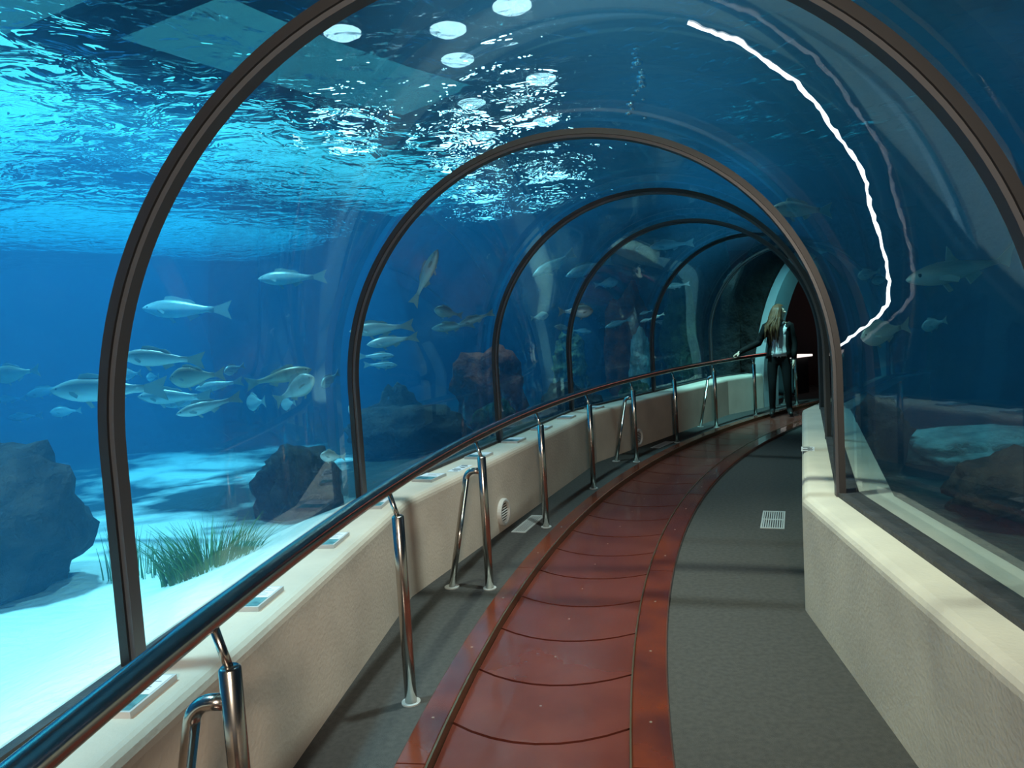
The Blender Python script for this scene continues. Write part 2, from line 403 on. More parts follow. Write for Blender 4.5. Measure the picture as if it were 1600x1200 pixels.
V, F = sweep([[P(36, t, -.2), P(36.4, t, -.2), P(36.4, t, 5), P(36, t, 5)] for t in arc_angles(TA, TB, 4)])
struct(mk('wall_back', V, F, 'tankwall'), 'blue far wall of the tank', 'wall')
def rockwall(pts, name, label, bulge, matname='rockwall', z1=5.0, seed=0, nz=26, nl=90):
    V = []; F = []
    tot = len(pts) - 1
    for i in range(nl + 1):
        q = i / nl * tot; k = min(int(q), tot - 1); p = pts[k].lerp(pts[k + 1], q - k)
        d = (pts[k + 1] - pts[k]).normalized(); nrm = Vector((-d.y, d.x, 0))
        for j in range(nz + 1):
            z = -.2 + (z1 + .2) * j / nz
            v = Vector((p.x, p.y, z)); v0 = v * .55 + Vector((seed, 0, 0))
            v += nrm * bulge * (noise.fractal(v0, .9, 2.1, 5) + .15 * noise.noise(v * 3.1))
            V.append(v)
    n = nz + 1
    for i in range(nl):
        for j in range(nz): F.append((i * n + j, i * n + j + 1, (i + 1) * n + j + 1, (i + 1) * n + j))
    return struct(mk(name, V, F, matname, smooth=True), label, 'rock wall')
rockwall([P(10.2, t) for t in arc_angles(TA, TB, 4)], 'wall_right_tank', 'dark rock wall closing the tank on the right', .7, seed=3)
rockwall([P(r, TB - .3) for r in (17.0, 20, 24, 30, 36.2)], 'wall_end_outer', 'dark rock wall closing the far end of the left tank', .35, seed=9)
rockwall([P(r, TB - .3) for r in (9.8, 12, 14.15)], 'wall_end_inner', 'dark rock wall closing the far end of the right tank', .25, seed=12, nl=40)
# water volume: cross-section swept along the tunnel
def wsec(t):
    out = [P(36.3, t, -.1), P(36.3, t, SURF), P(9.0, t, SURF), P(9.0, t, -.1)]
    inner = [Q(RC + s, t, z) for s, z in arch(RA + .056, -.1)][::-1]      # inner leg .. outer leg
    return out + inner
V, F = sweep([wsec(t) for t in [-8.9, -.2, 14.4, 29.0, 43.6, 46.6]])
# concave end caps: triangulate
wm = mk('water', V, F[:-2], 'water', recalc=False)
bm = bmesh.new(); bm.from_mesh(wm.data); bm.verts.ensure_lookup_table()
n = len(wsec(0)); caps = []
for base in (0, 5 * n):
    caps.append(bm.faces.new([bm.verts[base + j] for j in range(n)]))
bmesh.ops.recalc_face_normals(bm, faces=bm.faces)
bmesh.ops.triangulate(bm, faces=caps)
bm.to_mesh(wm.data); bm.free()
tag(wm, 'clear blue sea water filling the tank around the tunnel', 'water', kind='stuff')
# rippled surface
V = []; F = []
NT, NR = 150, 150
for i in range(NT + 1):
    tt = TA + (TB - TA) * i / NT
    for j in range(NR + 1):
        r = 9.0 + 27.2 * j / NR; p = P(r, tt)
        z = SURF + .02 + .05 * noise.noise(Vector((p.x * .7, p.y * .7, 0))) + .025 * noise.noise(Vector((p.x * 1.9 + 5, p.y * 1.9, 2)))
        V.append((p.x, p.y, z))
n = NR + 1
for i in range(NT):
    for j in range(NR): F.append((i * n + j, i * n + j + 1, (i + 1) * n + j + 1, (i + 1) * n + j))
o = mk('water_surface', V, F, 'surface', smooth=True, recalc=False)
tag(o, 'rippling water surface seen from below, cyan and dark patches', 'water', kind='stuff')
# ------------------------------------------------------------------ hall above the tank, entrance, far room
ROOF = 6.6
def sector(r0, r1, a, b, z0, z1, step=4):
    return sweep([[P(r0, t, z0), P(r1, t, z0), P(r1, t, z1), P(r0, t, z1)] for t in arc_angles(a, b, step)])
M['roof'] = mat('dark_hall_ceiling', (.03, .035, .04), .9)
def roof_strip(r0, r1, a, b): return sector(r0, r1, a, b, ROOF, ROOF + .15)
V, F = join([roof_strip(8.5, 22.2, -12, 60), roof_strip(33, 37, -12, 60), roof_strip(22.2, 33, -12, 6), roof_strip(22.2, 33, 45, 60),
   roof_strip(22.2, 23.0, 6, 29), roof_strip(25.0, 27.6, 29.5, 45), roof_strip(22.2, 33, 27.5, 29.5)])  # unseen openings added between strips to shape bright patches on the water
struct(mk('ceiling', V, F, 'roof'), 'dark hall ceiling over the tank with added bright openings', 'ceiling')
V, F = join([sector(36.6, 37, -12, 60, -.2, ROOF), sector(8.5, 8.9, -12, 60, -.2, ROOF), sector(8.5, 37, -12, -11.4, -.2, ROOF, 1), sector(8.5, 37, 59.7, 60.2, 3.3, ROOF, 1)])
struct(mk('wall_hall', V, F, 'roof'), 'dark outer wall of the hall', 'wall')
# entrance wall behind the viewer
V, F = sector(14.0, 17.4, T0 - .6, T0, -.05, 2.8, 1)
struct(mk('wall_entrance', V, F, 'portal'), 'pale wall closing the tunnel entrance', 'wall')
# portal: pale collar with a tall pointed arch
PB = 48.6
def collar(t, half, top, n=30):
    return [P(RC + half * math.cos(math.pi * i / n), t, top * math.sin(math.pi * i / n)) for i in range(n + 1)]
inn0, inn1 = collar(T1, .96, 2.5), collar(PB, .93, 2.48)
out0 = [P(RC + 1.13 * math.cos(math.pi * i / 30), T1, 2.62 * math.sin(math.pi * i / 30)) for i in range(31)]
out1 = [P(RC + 1.13 * math.cos(math.pi * i / 30), PB, 2.62 * math.sin(math.pi * i / 30)) for i in range(31)]
V, F = sweep([[a, b, d, c] for a, b, c, d in zip(inn0, inn1, out0, out1)])
struct(mk('wall_portal', V, F, 'portal', smooth=False), 'pale concrete portal arch at the tunnel end', 'portal')
o0 = [P(RC + 1.9 * math.cos(math.pi * i / 30), T1 + .25, 3.3 * math.sin(math.pi * i / 30)) for i in range(31)]; o1 = [P(RC + 1.9 * math.cos(math.pi * i / 30), PB, 3.3 * math.sin(math.pi * i / 30)) for i in range(31)]
i0 = [P(RC + 1.13 * math.cos(math.pi * i / 30), T1 + .25, 2.62 * math.sin(math.pi * i / 30)) for i in range(31)]
V, F = sweep([[a, b, d, c] for a, b, c, d in zip(i0, out1, o0, o1)])
struct(mk('wall_portal_surround', V, F, 'rockwall'), 'dark wall around the portal arch', 'wall')
# dark red room behind the portal
V, F = join([sector(12.2, 19.5, PB + .02, PB + .1, 3.0, 3.3, 1), sector(12.2, 12.4, PB + .1, 60, -.05, 3.2), sector(19.3, 19.5, PB + .1, 60, -.05, 3.2), sector(12.2, 19.5, 59.6, 60, -.05, 3.2, 1), sector(12.2, 19.5, PB + .1, 60, 3.0, 3.2),
   sector(17.5, 19.5, PB + .02, PB + .1, -.05, 3.2, 1), sector(12.2, 13.9, PB + .02, PB + .1, -.05, 3.2, 1)])
struct(mk('wall_room', V, F, 'room'), 'dark red walls of the room past the portal', 'wall')
V, F = sector(12.2, 19.5, 53, 60, -.12, -.002); struct(mk('floor', V, F, 'carpet'), 'dark floor of the red room', 'floor')
c = empty('counter', P(17.4, 54.5, 0), R_(-54.5))
V, F = box_vf(Vector((0, 0, 0)), Vector((1, 0, 0)), Vector((0, 1, 0)), Vector((0, 0, 1)), .5, .5, .70); mk('counter_body', V, F, 'seal', c)
V, F = box_vf(Vector((0, 0, .70)), Vector((1, 0, 0)), Vector((0, 1, 0)), Vector((0, 0, 1)), .62, .62, .04); mk('lit_top', V, F, 'shelf_light', c)
tag(c, 'small dark counter with glowing white top in the red room', 'counter')
c = empty('portal_lamp', P(16.27, 48.2, 2.0))
V, F = tube([(0, 0, .12), (0, 0, .06), (0, 0, 0)], [.03, .05, .05], 12); mk('housing', V, F, 'seal', c)
V, F = tube([(0, 0, 0), (0, 0, -.03), (0, 0, -.05)], [.045, .04, .01], 12); mk('blue_lens', V, F, 'bluelamp', c)
tag(c, 'small blue lamp glowing under the portal arch', 'lamp')
lamp('portal_glow', 'SPOT', P(15.4, 43.8, 2.3), 35, (.15, .85, 1), P(16.6, 47.6, 1.2), .15, 80, .9)  # assumed cyan light without a fixture, added to light the portal
lamp('room_glow', 'POINT', P(16.2, 55, 2.5), 8, (1, .25, .2), None, .3)

# lamps over the water, seen through the surface
def flood(px, py, z, lab):
    p = at_z(px, py, z); c = empty('ceiling_floodlight', p)
    V, F = tube([(0, 0, .30), (0, 0, .28), (0, 0, .05), (0, 0, .0)], [.06, .2, .31, .31], 16); mk('housing', V, F, 'seal', c)
    V, F = tube([(0, 0, 0.0), (0, 0, -.03), (0, 0, -.10)], [.29, .29, .16], 16); mk('lens', V, F, 'lampglass', c)
    tag(c, lab, 'lamp', 'ceiling floodlights above the water')
FL = 'white ceiling floodlight glinting through the rippled water surface'
for px, py in ((535, 50), (715, 92), (737, 160), (757, 210), (800, 8), (845, 122), (852, 188), (888, 245), (915, 287), (942, 318), (1095, 255), (965, 345), (995, 372), (700, 45), (770, 240)):
    flood(px, py, ROOF - .28, FL)

# ------------------------------------------------------------------ handrail
hr = empty('handrail', P(16.22, 20, 0))
RH = .918
V, F = tube([P(16.295, t, RH) for t in arc_angles(-3.5, 48.8, .8)], .030, 16)
mk('rail', loc(V, hr), F, 'steel', hr, True)
posts = [5.46 + 4.78 * i for i in range(-1, 10)]
posts[-1] = 48.7
braced = {posts[1], posts[3], posts[6], posts[8], posts[10]}
for t in posts:
    b = P(16.262, t); e = heading(t)[0]
    V, F = tube([b, b + Vector((0, 0, .795)), b + Vector((0, 0, .80))], [.0255, .0255, .020], 16); po = mk('post', loc(V, hr), F, 'steel', hr, True)
    V, F = tube([b + Vector((0, 0, .79)), b + e * .012 + Vector((0, 0, .83)), b + e * .031 + Vector((0, 0, RH - .02))], .011, 10); mk('neck', loc(V, hr), F, 'steel', po, True)
    V, F = tube([b, b + Vector((0, 0, .006))], .040, 18); mk('base_plate', loc(V, hr), F, 'vent', po)
    if t in braced:
        f = b + e * .24; path = [b + e * .015 + Vector((0, 0, .715))]
        for a in range(0, 100, 12):
            path.append(b + e * (.05 + .055 * math.sin(R_(min(a, 80)))) + Vector((0, 0, .66 + .055 * math.cos(R_(min(a, 80))))))
        path.append(f)
        V, F = tube(path, .0195, 14); br = mk('brace', loc(V, hr), F, 'steel', hr, True)
        V, F = tube([f, f + Vector((0, 0, .006))], .045, 18); mk('base_plate', loc(V, hr), F, 'vent', br)
tag(hr, 'curving stainless steel handrail with slanted braces along the left wall', 'handrail')

# ------------------------------------------------------------------ plaques, labels, vents
PT = [6.47, 9.0, 11.62, 14.16, 16.5, 19.32, 21.9, 24.45, 27.23, 29.97]
for i, t in enumerate(PT):
    e, f = heading(t)
    mid = min(KINK, key=lambda k: abs(k + 7.3 - t)) + 7.3
    e, f = heading(mid)
    o = Q(16.69, t, LEFT_H) + e * .165
    c = empty('plaque', o); Z = Vector((0, 0, 1)); z0 = Vector((0, 0, 0))
    V, F = box_vf(z0, f, e, Z, .215, .15, .018); mk('frame', V, F, 'frame', c)
    V, F = box_vf(f * .043 + Z * .018, f, e, Z, .110, .134, .001); mk('text_panel', V, F, 'paper', c)
    V, F = box_vf(-f * .057 + Z * .018, f, e, Z, .085, .134, .001); mk('picture', V, F, 'photo', c)
    if i < 5:
        for k in range(5):
            V, F = box_vf(f * (.012 + .016 * k) - e * .008 * (k % 2) + Z * .0192, f, e, Z, .004, .10 - .02 * (k % 3), .0004); mk('text_line', V, F, 'ink', c)
    where = ['at the foot of the thick arch rib', 'beside the first sloping brace', 'behind the rail before the second post', 'at the foot of the rib where the wall bends', 'just before the black-lettered label',
             'behind the braced post by the round vent', 'above the round wall vent', 'by the third arch rib', 'before the second bend of the wall', 'at the second bend of the wall, last of the row'][i]
    tag(c, 'flat grey information plaque ' + where, 'plaque', 'information plaques on the left ledge')
def label(t, r, mid, name, lab, L, Wd, flip):
    e, f = heading(mid); c = empty(name, P(r, t, LEFT_H if r > 15.7 else .60)); Z = Vector((0, 0, 1))
    V, F = box_vf(Vector((0, 0, 0)), f, e, Z, L, Wd, .003); mk('sheet', V, F, 'paper', c)
    n = 6
    for k in range(n):
        V, F = box_vf(f * (-L / 2 + L * (k + .5) / n) + e * (.012 * ((k % 3) - 1)) + Z * .003, f, e, Z, L / n * (.35 + .25 * (k % 2)), Wd * (.35 + .2 * (k * 2 % 3)), .0006); mk('lettering', V, F, 'black', c)
    return tag(c, lab, 'label')
label(17.75, 16.70, 21.7, 'ledge_label', 'white label strip with black lettering on the left ledge', .24, .09, 0)
label(19.95, 14.36, 21.7, 'ledge_label', 'small white label with black lettering on the right ledge', .17, .085, 0)
def grille(r, t, Lt, Wr, lab, bars, rows):
    e, f = heading(t); c = empty('floor_grille', P(r, t, 0)); Z = Vector((0, 0, 1)); h = .005; b = .012
    for s in (-1, 1):
        V, F = box_vf(e * s * (Wr / 2 - b / 2), f, e, Z, Lt, b, h); mk('frame_bar', V, F, 'vent', c)
        V, F = box_vf(f * s * (Lt / 2 - b), f, e, Z, 2 * b, Wr - 2 * b, h); mk('frame_bar', V, F, 'vent', c)
    if rows == 2:
        V, F = box_vf(Vector((0, 0, 0)), f, e, Z, 2 * b, Wr - 2 * b, h); mk('frame_bar', V, F, 'vent', c)
    for k in range(bars):
        V, F = box_vf(e * (-Wr / 2 + b + (Wr - 2 * b) * (k + .5) / bars), f, e, Z, Lt - 2 * b, (Wr - 2 * b) / bars * .55, h * .8); mk('slat', V, F, 'vent', c)
    V, F = box_vf(Vector((0, 0, 0)), f, e, Z, Lt - .01, Wr - .01, .0012); mk('dark_tray', V, F, 'seal', c)
    return tag(c, lab, 'floor vent')
grille(14.61, 21.4, .50, .165, 'pale metal floor grille in the wide carpet by the right wall', 9, 2)
grille(16.43, 20.05, .50, .115, 'pale floor grille in the narrow carpet below the round vent', 6, 1)
grille(16.37, 33.4, .50, .115, 'pale floor grille in the narrow carpet past the bend', 6, 1)
def wall_vent(t, z, lab):
    mid = min(KINK, key=lambda k: abs(k + 7.3 - t)) + 7.3
    e, f = heading(mid); o = Q(16.69, t, z); c = empty('wall_vent', o); n = -e; Z = Vector((0, 0, 1))
    sec = []
    for rr, d in ((.085, 0), (.105, 0), (.105, .022), (.098, .03), (.085, .03), (.082, .01)):
        sec.append((rr, d))
    V, F = sweep([[f * (rr * math.cos(2 * math.pi * k / 28)) + Z * (rr * math.sin(2 * math.pi * k / 28)) + n * d for rr, d in sec] for k in range(29)], True, False)
    mk('rim', V, F, 'white', c, False)
    V, F = tube([n * .001, n * .006], .084, 24); mk('dark_back', V, F, 'seal', c)
    for k in range(8):
        zz = -.07 + .02 * k; w = 2 * math.sqrt(max(.084 ** 2 - zz ** 2, 0))
        V, F = box_vf(Z * (zz - .004) + n * .015, f, n, (Z * .8 - n * .5).normalized(), w, .004, .008); mk('louvre', V, F, 'white', c)
    return tag(c, lab, 'wall vent')
wall_vent(19.35, .145, 'round white louvred vent low on the left wall by a braced post')
wall_vent(32.5, .13, 'round white louvred vent low on the wall past the bend')

# ------------------------------------------------------------------ wavy white lamp glint on the pane, modelled as a glowing tube
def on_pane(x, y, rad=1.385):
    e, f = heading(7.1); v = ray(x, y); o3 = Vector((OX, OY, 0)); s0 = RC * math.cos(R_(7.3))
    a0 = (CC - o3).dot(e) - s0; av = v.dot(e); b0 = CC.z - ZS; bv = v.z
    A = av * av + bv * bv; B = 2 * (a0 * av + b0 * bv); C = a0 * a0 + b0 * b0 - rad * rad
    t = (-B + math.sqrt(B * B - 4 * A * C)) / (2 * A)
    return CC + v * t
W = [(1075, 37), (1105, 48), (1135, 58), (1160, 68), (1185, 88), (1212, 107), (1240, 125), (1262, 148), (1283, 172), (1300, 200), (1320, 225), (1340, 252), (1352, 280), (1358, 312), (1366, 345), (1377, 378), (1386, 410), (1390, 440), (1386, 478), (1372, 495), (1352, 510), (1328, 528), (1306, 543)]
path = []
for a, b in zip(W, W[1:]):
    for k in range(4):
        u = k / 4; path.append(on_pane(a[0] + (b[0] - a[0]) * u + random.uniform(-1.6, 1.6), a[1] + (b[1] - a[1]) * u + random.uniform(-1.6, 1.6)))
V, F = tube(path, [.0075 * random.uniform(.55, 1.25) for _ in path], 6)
tag(mk('pane_glint', V, F, 'glint_line', None, True), 'thin wavy white glint, modelled as a glowing line, over the dark right pane', 'light strip')  # glowing tube stands in for a lamp glint on the pane

# ------------------------------------------------------------------ reef rocks
def rock(name, lab, p, sx, sy, sz, matname, seed, rough=.34, sub=4, group=None, rz=0):
    bm = bmesh.new(); bmesh.ops.create_icosphere(bm, subdivisions=sub, radius=1)
    for v in bm.verts:
        d = v.co.normalized(); q = d * 1.3 + Vector((seed * 3.7, seed * 1.9, seed))
        h = 1 + rough * noise.fractal(q, .8, 2.1, 5) + .10 * noise.noise(d * 7 + Vector((seed, 0, 0))) + .04 * noise.noise(d * 17)
        v.co = Vector((d.x * sx / 2, d.y * sy / 2, d.z * sz / 2)) * h
    o = from_bm(name, bm, matname, None, True); o.location = p; o.rotation_euler = (0, 0, rz)
    tag(o, lab, 'rock', group); return o
def at_bed(x, y):
    z = SAND
    for _ in range(12):
        b = at_z(x, y, z); d = Vector((b.x - OX, b.y - OY)); z = .5 * z + .5 * bedz(d.length, math.degrees(math.atan2(d.y, -d.x)))
    b = at_z(x, y, z); return b
def rock_at(name, lab, px, py, w, d, h, matname, seed, dist=None, **k):
    b = at_bed(px, py) if dist is None else at_d(px, py, dist)
    if dist is None:
        dirn = Vector((b.x, b.y, 0)).normalized(); b = b + dirn * d * .42
    else: b.z = SAND
    return rock(name, lab, b + Vector((0, 0, h * .42)), w, d, h, matname, seed, rz=-math.atan2(b.x, b.y), **k)
rock_at('reef_rock', 'big dark rock standing on sand before the thick arch rib', 10, 952, .80, .8, .90, 'rock', 1)
rock_at('reef_rock', 'dark lumpy rock behind the green sea grass', 468, 815, .62, .55, .60, 'rock', 2)
rock_at('reef_rock', 'low dark rock on the sand beyond the sea grass', 640, 715, 1.3, .9, .55, 'rock', 3)
rock_at('reef_rock', 'broad rock covered in red-brown algae behind the handrail', 768, 676, .95, .75, 1.15, 'rock_red', 4)
rock_at('reef_rock', 'upright pinnacle crusted with pale coral beside the red rock', 893, 640, .55, .5, 1.40, 'rock_coral', 5)
rock('reef_rock', 'tall dark green rock beyond the blue gap', P(17.75, 44.9, 1.25), .55, .5, 2.3, 'rock_green', 6)
rock('reef_rock', 'tall rust-red rock behind the pale cyan boulder', P(18.75, 44.6, 1.15), .85, .6, 2.0, 'rock_red', 8)
rock('reef_rock', 'pale cyan boulder in the blue gap between reefs', P(18.1, 42.6, .8), .38, .38, 1.15, 'rock_pale', 9)
rock_at('reef_rock', 'low rounded coral head at the ledge past the blue gap', 990, 612, .45, .4, .50, 'rock_green', 10, dist=11.3)
rock_at('reef_rock', 'speckled teal boulder in the dark tank on the right', 1530, 790, 1.25, 1.0, .32, 'rock_pale', 11, dist=6.0)
rock_at('reef_rock', 'red-brown rock close behind the right ledge', 1378, 770, .42, .5, .60, 'rock_brown', 12, dist=6.2)
rock_at('reef_rock', 'dark red rock low behind the right pane', 1590, 900, .7, .7, .45, 'rock_brown', 13, dist=4.4)

rock('reef_rock', 'low dark rock between the pinnacle and the blue gap', P(17.9, 34.5, .4), .8, .7, .7, 'rock', 14)
rock('reef_rock', 'small dark green rock at the foot of the coral pinnacle', P(18.0, 29.3, .35), .6, .5, .6, 'rock_green', 15)
rock('reef_rock', 'dark hump of rock beside the red algae rock', P(18.9, 26.6, .45), .7, .7, .9, 'rock', 16)
# coral lumps crusting the pinnacle
pin = [o for o in S.objects if o.get('label', '').startswith('upright pinnacle')][0]
lump = None
for k in range(26):
    v = random.choice([q for q in pin.data.vertices if q.co.z > -.4])
    if lump is None:
        bm = bmesh.new(); bmesh.ops.create_icosphere(bm, subdivisions=2, radius=.07)
        for q in bm.verts: q.co *= 1 + .35 * noise.noise(q.co * 40)
        o = from_bm('coral_lump', bm, 'rock_coral', pin, True); lump = o
    else:
        o = lump.copy(); COL.objects.link(o); o.parent = pin
    o.location = v.co; sc_ = random.uniform(.5, 1.3); o.scale = (sc_, sc_, sc_ * .8)

# ------------------------------------------------------------------ air bubbles
M['bubble'] = mat('air_bubble', (.9, .95, 1), .08, 1.)
bub = None
for k in range(16):
    p = at_d(996 + random.uniform(-13, 12) * (.4 + k / 20), 76 + 7.2 * k, 4.9 + random.uniform(-.1, .1))
    if bub is None:
        bm = bmesh.new(); bmesh.ops.create_icosphere(bm, subdivisions=2, radius=.018); bub = o = from_bm('air_bubble', bm, 'bubble', None, True)
    else:
        o = bub.copy(); COL.objects.link(o)
    o.location = p; f_ = random.uniform(.5, 1.5); o.scale = (f_ * 1.5, f_ * 1.5, f_)
    tag(o, 'tiny silvery air bubble in the column rising over the tunnel crown', 'bubble', 'air bubbles rising over the tunnel crown')

# ------------------------------------------------------------------ sea grass
def grass(name, lab, p, rad, n, h0, h1, lean):
    V = []; F = []
    for i in range(n):
        a = random.uniform(0, 6.28); r = rad * math.sqrt(random.random()); b = Vector((r * math.cos(a), r * math.sin(a), 0))
        h = random.uniform(h0, h1); dr = Vector((math.cos(a), math.sin(a), 0)) * lean * random.uniform(.2, 1) + Vector((random.uniform(-.1, .1), random.uniform(-.1, .1), 0))
        sd = Vector((math.cos(a * 7), math.sin(a * 7), 0)) * random.uniform(.003, .006); o = len(V); ns = 5
        for k in range(ns + 1):
            u = k / ns; q = b + dr * u * u * h + Vector((0, 0, h * (u - .25 * lean * u * u))); w = sd * (1 - u * .85)
            V += [q - w, q + w]
        for k in range(ns): F.append((o + 2 * k, o + 2 * k + 1, o + 2 * k + 3, o + 2 * k + 2))
    c = empty(name, p); g = mk('blades', V, F, 'grass', c, False, False); g['kind'] = 'stuff'
    tag(c, lab, 'sea grass'); return c
g0 = at_bed(318, 900)
grass('sea_grass_clump', 'rounded clump of green sea grass on white sand', g0 + Vector((-.07, .24, -.10)), .24, 700, .18, .36, .7)
g1 = at_bed(180, 915)
grass('sea_grass_clump', 'sparse upright sea grass stalks behind the thick arch rib', g1 + Vector((0, .15, -.04)), .14, 60, .2, .36, .15)

# ------------------------------------------------------------------ fish
def fish_mat(name, back, belly, stripe=None):
    Mt, nt, b, out = new_mat(name)
    tc = nt.nodes.new('ShaderNodeTexCoord'); sp = nt.nodes.new('ShaderNodeSeparateXYZ'); r = nt.nodes.new('ShaderNodeValToRGB')
    nt.links.new(tc.outputs['Generated'], sp.inputs[0]); nt.links.new(sp.outputs['Z'], r.inputs[0])
    r.color_ramp.elements[0].position = .40; r.color_ramp.elements[0].color = (*belly, 1)
    r.color_ramp.elements[1].position = .80; r.color_ramp.elements[1].color = (*back, 1)
    n = nt.nodes.new('ShaderNodeTexNoise'); n.inputs['Scale'].default_value = 30; mx = nt.nodes.new('ShaderNodeMixRGB'); mx.blend_type = 'MULTIPLY'; mx.inputs[0].default_value = .3
    nt.links.new(tc.outputs['Generated'], n.inputs['Vector']); nt.links.new(r.outputs[0], mx.inputs[1]); nt.links.new(n.outputs['Color'], mx.inputs[2])
    nt.links.new(mx.outputs[0], b.inputs['Base Color']); b.inputs['Roughness'].default_value = .35; b.inputs['Metallic'].default_value = .15
    return Mt
M['silver'] = fish_mat('silver_scales', (.30, .33, .32), (.85, .87, .85))
M['brown'] = fish_mat('brown_scales', (.22, .18, .12), (.62, .60, .50))
M['fin'] = mat('fin_membrane', (.35, .38, .37), .6)
M['eye'] = mat('fish_eye', (.01, .01, .01), .1)
PROF = {   # x from nose(0) to tail root(1): (x, half height, half width)
 'bass': [(0, .005, .004), (.05, .035, .028), (.12, .062, .045), (.22, .088, .058), (.34, .102, .062), (.48, .100, .058), (.62, .083, .048), (.76, .058, .032), (.88, .037, .018), (1, .033, .010)],
 'bream': [(0, .010, .008), (.05, .075, .032), (.12, .125, .052), (.22, .172, .066), (.34, .192, .070), (.48, .182, .064), (.62, .145, .052), (.76, .095, .034), (.88, .052, .018), (1, .042, .010)],
 'shark': [(0, .008, .008), (.05, .028, .026), (.12, .045, .042), (.22, .062, .058), (.36, .072, .064), (.5, .066, .058), (.64, .050, .042), (.78, .032, .026), (.9, .020, .015), (1, .014, .008)]}
BL = .80     # body share of the total length
def fish_parts(sp, bend):
    pr = PROF[sp]; n = 12; secs = []
    def yb(x): return bend * (max(0, x - .35) ** 2)
    for x, h, w in pr:
        cz = -.012 if sp == 'bass' else 0
        secs.append([Vector((.5 - x * BL, yb(x * BL) + w * math.cos(2 * math.pi * k / n), cz * 0 + h * math.sin(2 * math.pi * k / n))) for k in range(n)])
    out = {}
    out['body'] = sweep(secs)
    def hh(x):
        for (a, h0, _), (b, h1, _) in zip(pr, pr[1:]):
            if a <= x <= b: return h0 + (h1 - h0) * (x - a) / (b - a)
        return pr[-1][1]
    def fin(pts, th=.004):   # pts (x,z) polygon in fish side view
        Vv = [Vector((.5 - x, yb(x) + s * th, z)) for s in (-1, 1) for x, z in pts]; k = len(pts)
        Ff = [tuple(range(k)), tuple(range(2 * k - 1, k - 1, -1))] + [(i, (i + 1) % k, k + (i + 1) % k, k + i) for i in range(k)]
        return Vv, Ff
    if sp == 'shark': out['tail_fin'] = fin([(.78, .006), (.86, .05), (1.0, .12), (.93, .03), (.90, -.05), (.83, -.012)])
    else:
        tz = .105 if sp == 'bass' else .14
        out['tail_fin'] = fin([(.775, .026), (.86, .05), (1.0, tz), (.955, 0), (1.0, -tz), (.86, -.05), (.775, -.026)])
    d0, d1 = (.30, .72) if sp != 'shark' else (.36, .50)
    top = [(d0 * BL + (d1 - d0) * BL * i / 5, hh(d0 + (d1 - d0) * i / 5) * .93) for i in range(6)]
    fh = .05 if sp == 'bass' else .06
    crest = [(x + .02, z + fh * (.9, 1, .8, .55, .7, .25)[i]) for i, (x, z) in enumerate(top)]
    if sp == 'shark': crest = [(x + .05, z + (.0, .09, .07, .03, .01, .0)[i]) for i, (x, z) in enumerate(top)]
    out['dorsal_fin'] = fin(top + crest[::-1])
    bot = [((.62 + .05 * i) * BL, -hh(.62 + .05 * i) * .93) for i in range(4)]
    out['anal_fin'] = fin(bot + [(bot[3][0] + .03, bot[3][1] - .02), (bot[0][0] + .04, bot[0][1] - .055)])
    px = .30 * BL
    out['pelvic_fin'] = fin([(.36 * BL, -hh(.36) * .9), (.42 * BL, -hh(.42) * .9), (.47 * BL, -hh(.42) - .05), (.43 * BL, -hh(.4) - .055)])
    def pect(s):
        w = pr[3][2]
        pts = [Vector((.5 - .24 * BL, s * w * .95, -.01)), Vector((.5 - .25 * BL, s * w * .95, -.035)), Vector((.5 - .36 * BL, s * (w + .05), -.065)), Vector((.5 - .38 * BL, s * (w + .055), -.04)), Vector((.5 - .32 * BL, s * (w + .03), -.012))]
        up = Vector((0, s * .003, .003)); Vv = pts + [q + up for q in pts]
        return Vv, [(0, 1, 2, 3, 4), (9, 8, 7, 6, 5)] + [(i, (i + 1) % 5, 5 + (i + 1) % 5, 5 + i) for i in range(5)]
    out['pectoral_fin'] = pect(1); out['pectoral_fin.001'] = pect(-1)
    ex = .075 * 1.0
    for s in (1, -1):
        cx = Vector((.5 - ex, s * (.030 if sp != 'bream' else .036), .014 if sp != 'bream' else .035))
        out['eye' + ('' if s > 0 else '.001')] = tube([cx - Vector((0, s * .008, 0)), cx + Vector((0, s * .004, 0)), cx + Vector((0, s * .008, 0))], [.013, .012, .005], 10)
    return out
CACHE = {}
def fish_data(sp, bend, mt):
    key = (sp, bend, mt)
    if key not in CACHE:
        d = {}
        for k, (V, F) in fish_parts(sp, bend).items():
            nm = k.split('.')[0]; me = bpy.data.meshes.new(nm); me.from_pydata([tuple(v) for v in V], [], F)
            b_ = bmesh.new(); b_.from_mesh(me); bmesh.ops.recalc_face_normals(b_, faces=b_.faces); b_.to_mesh(me); b_.free()
            me.materials.append(M[mt] if nm == 'body' else M['eye'] if nm == 'eye' else M['fin'])
            if nm in ('body', 'eye'):
                for p in me.polygons: p.use_smooth = True
            d[k] = me
        CACHE[key] = d
    return CACHE[key]
NAMES = {'bass': 'sea_bass', 'bream': 'sea_bream', 'shark': 'small_shark'}
GL = []
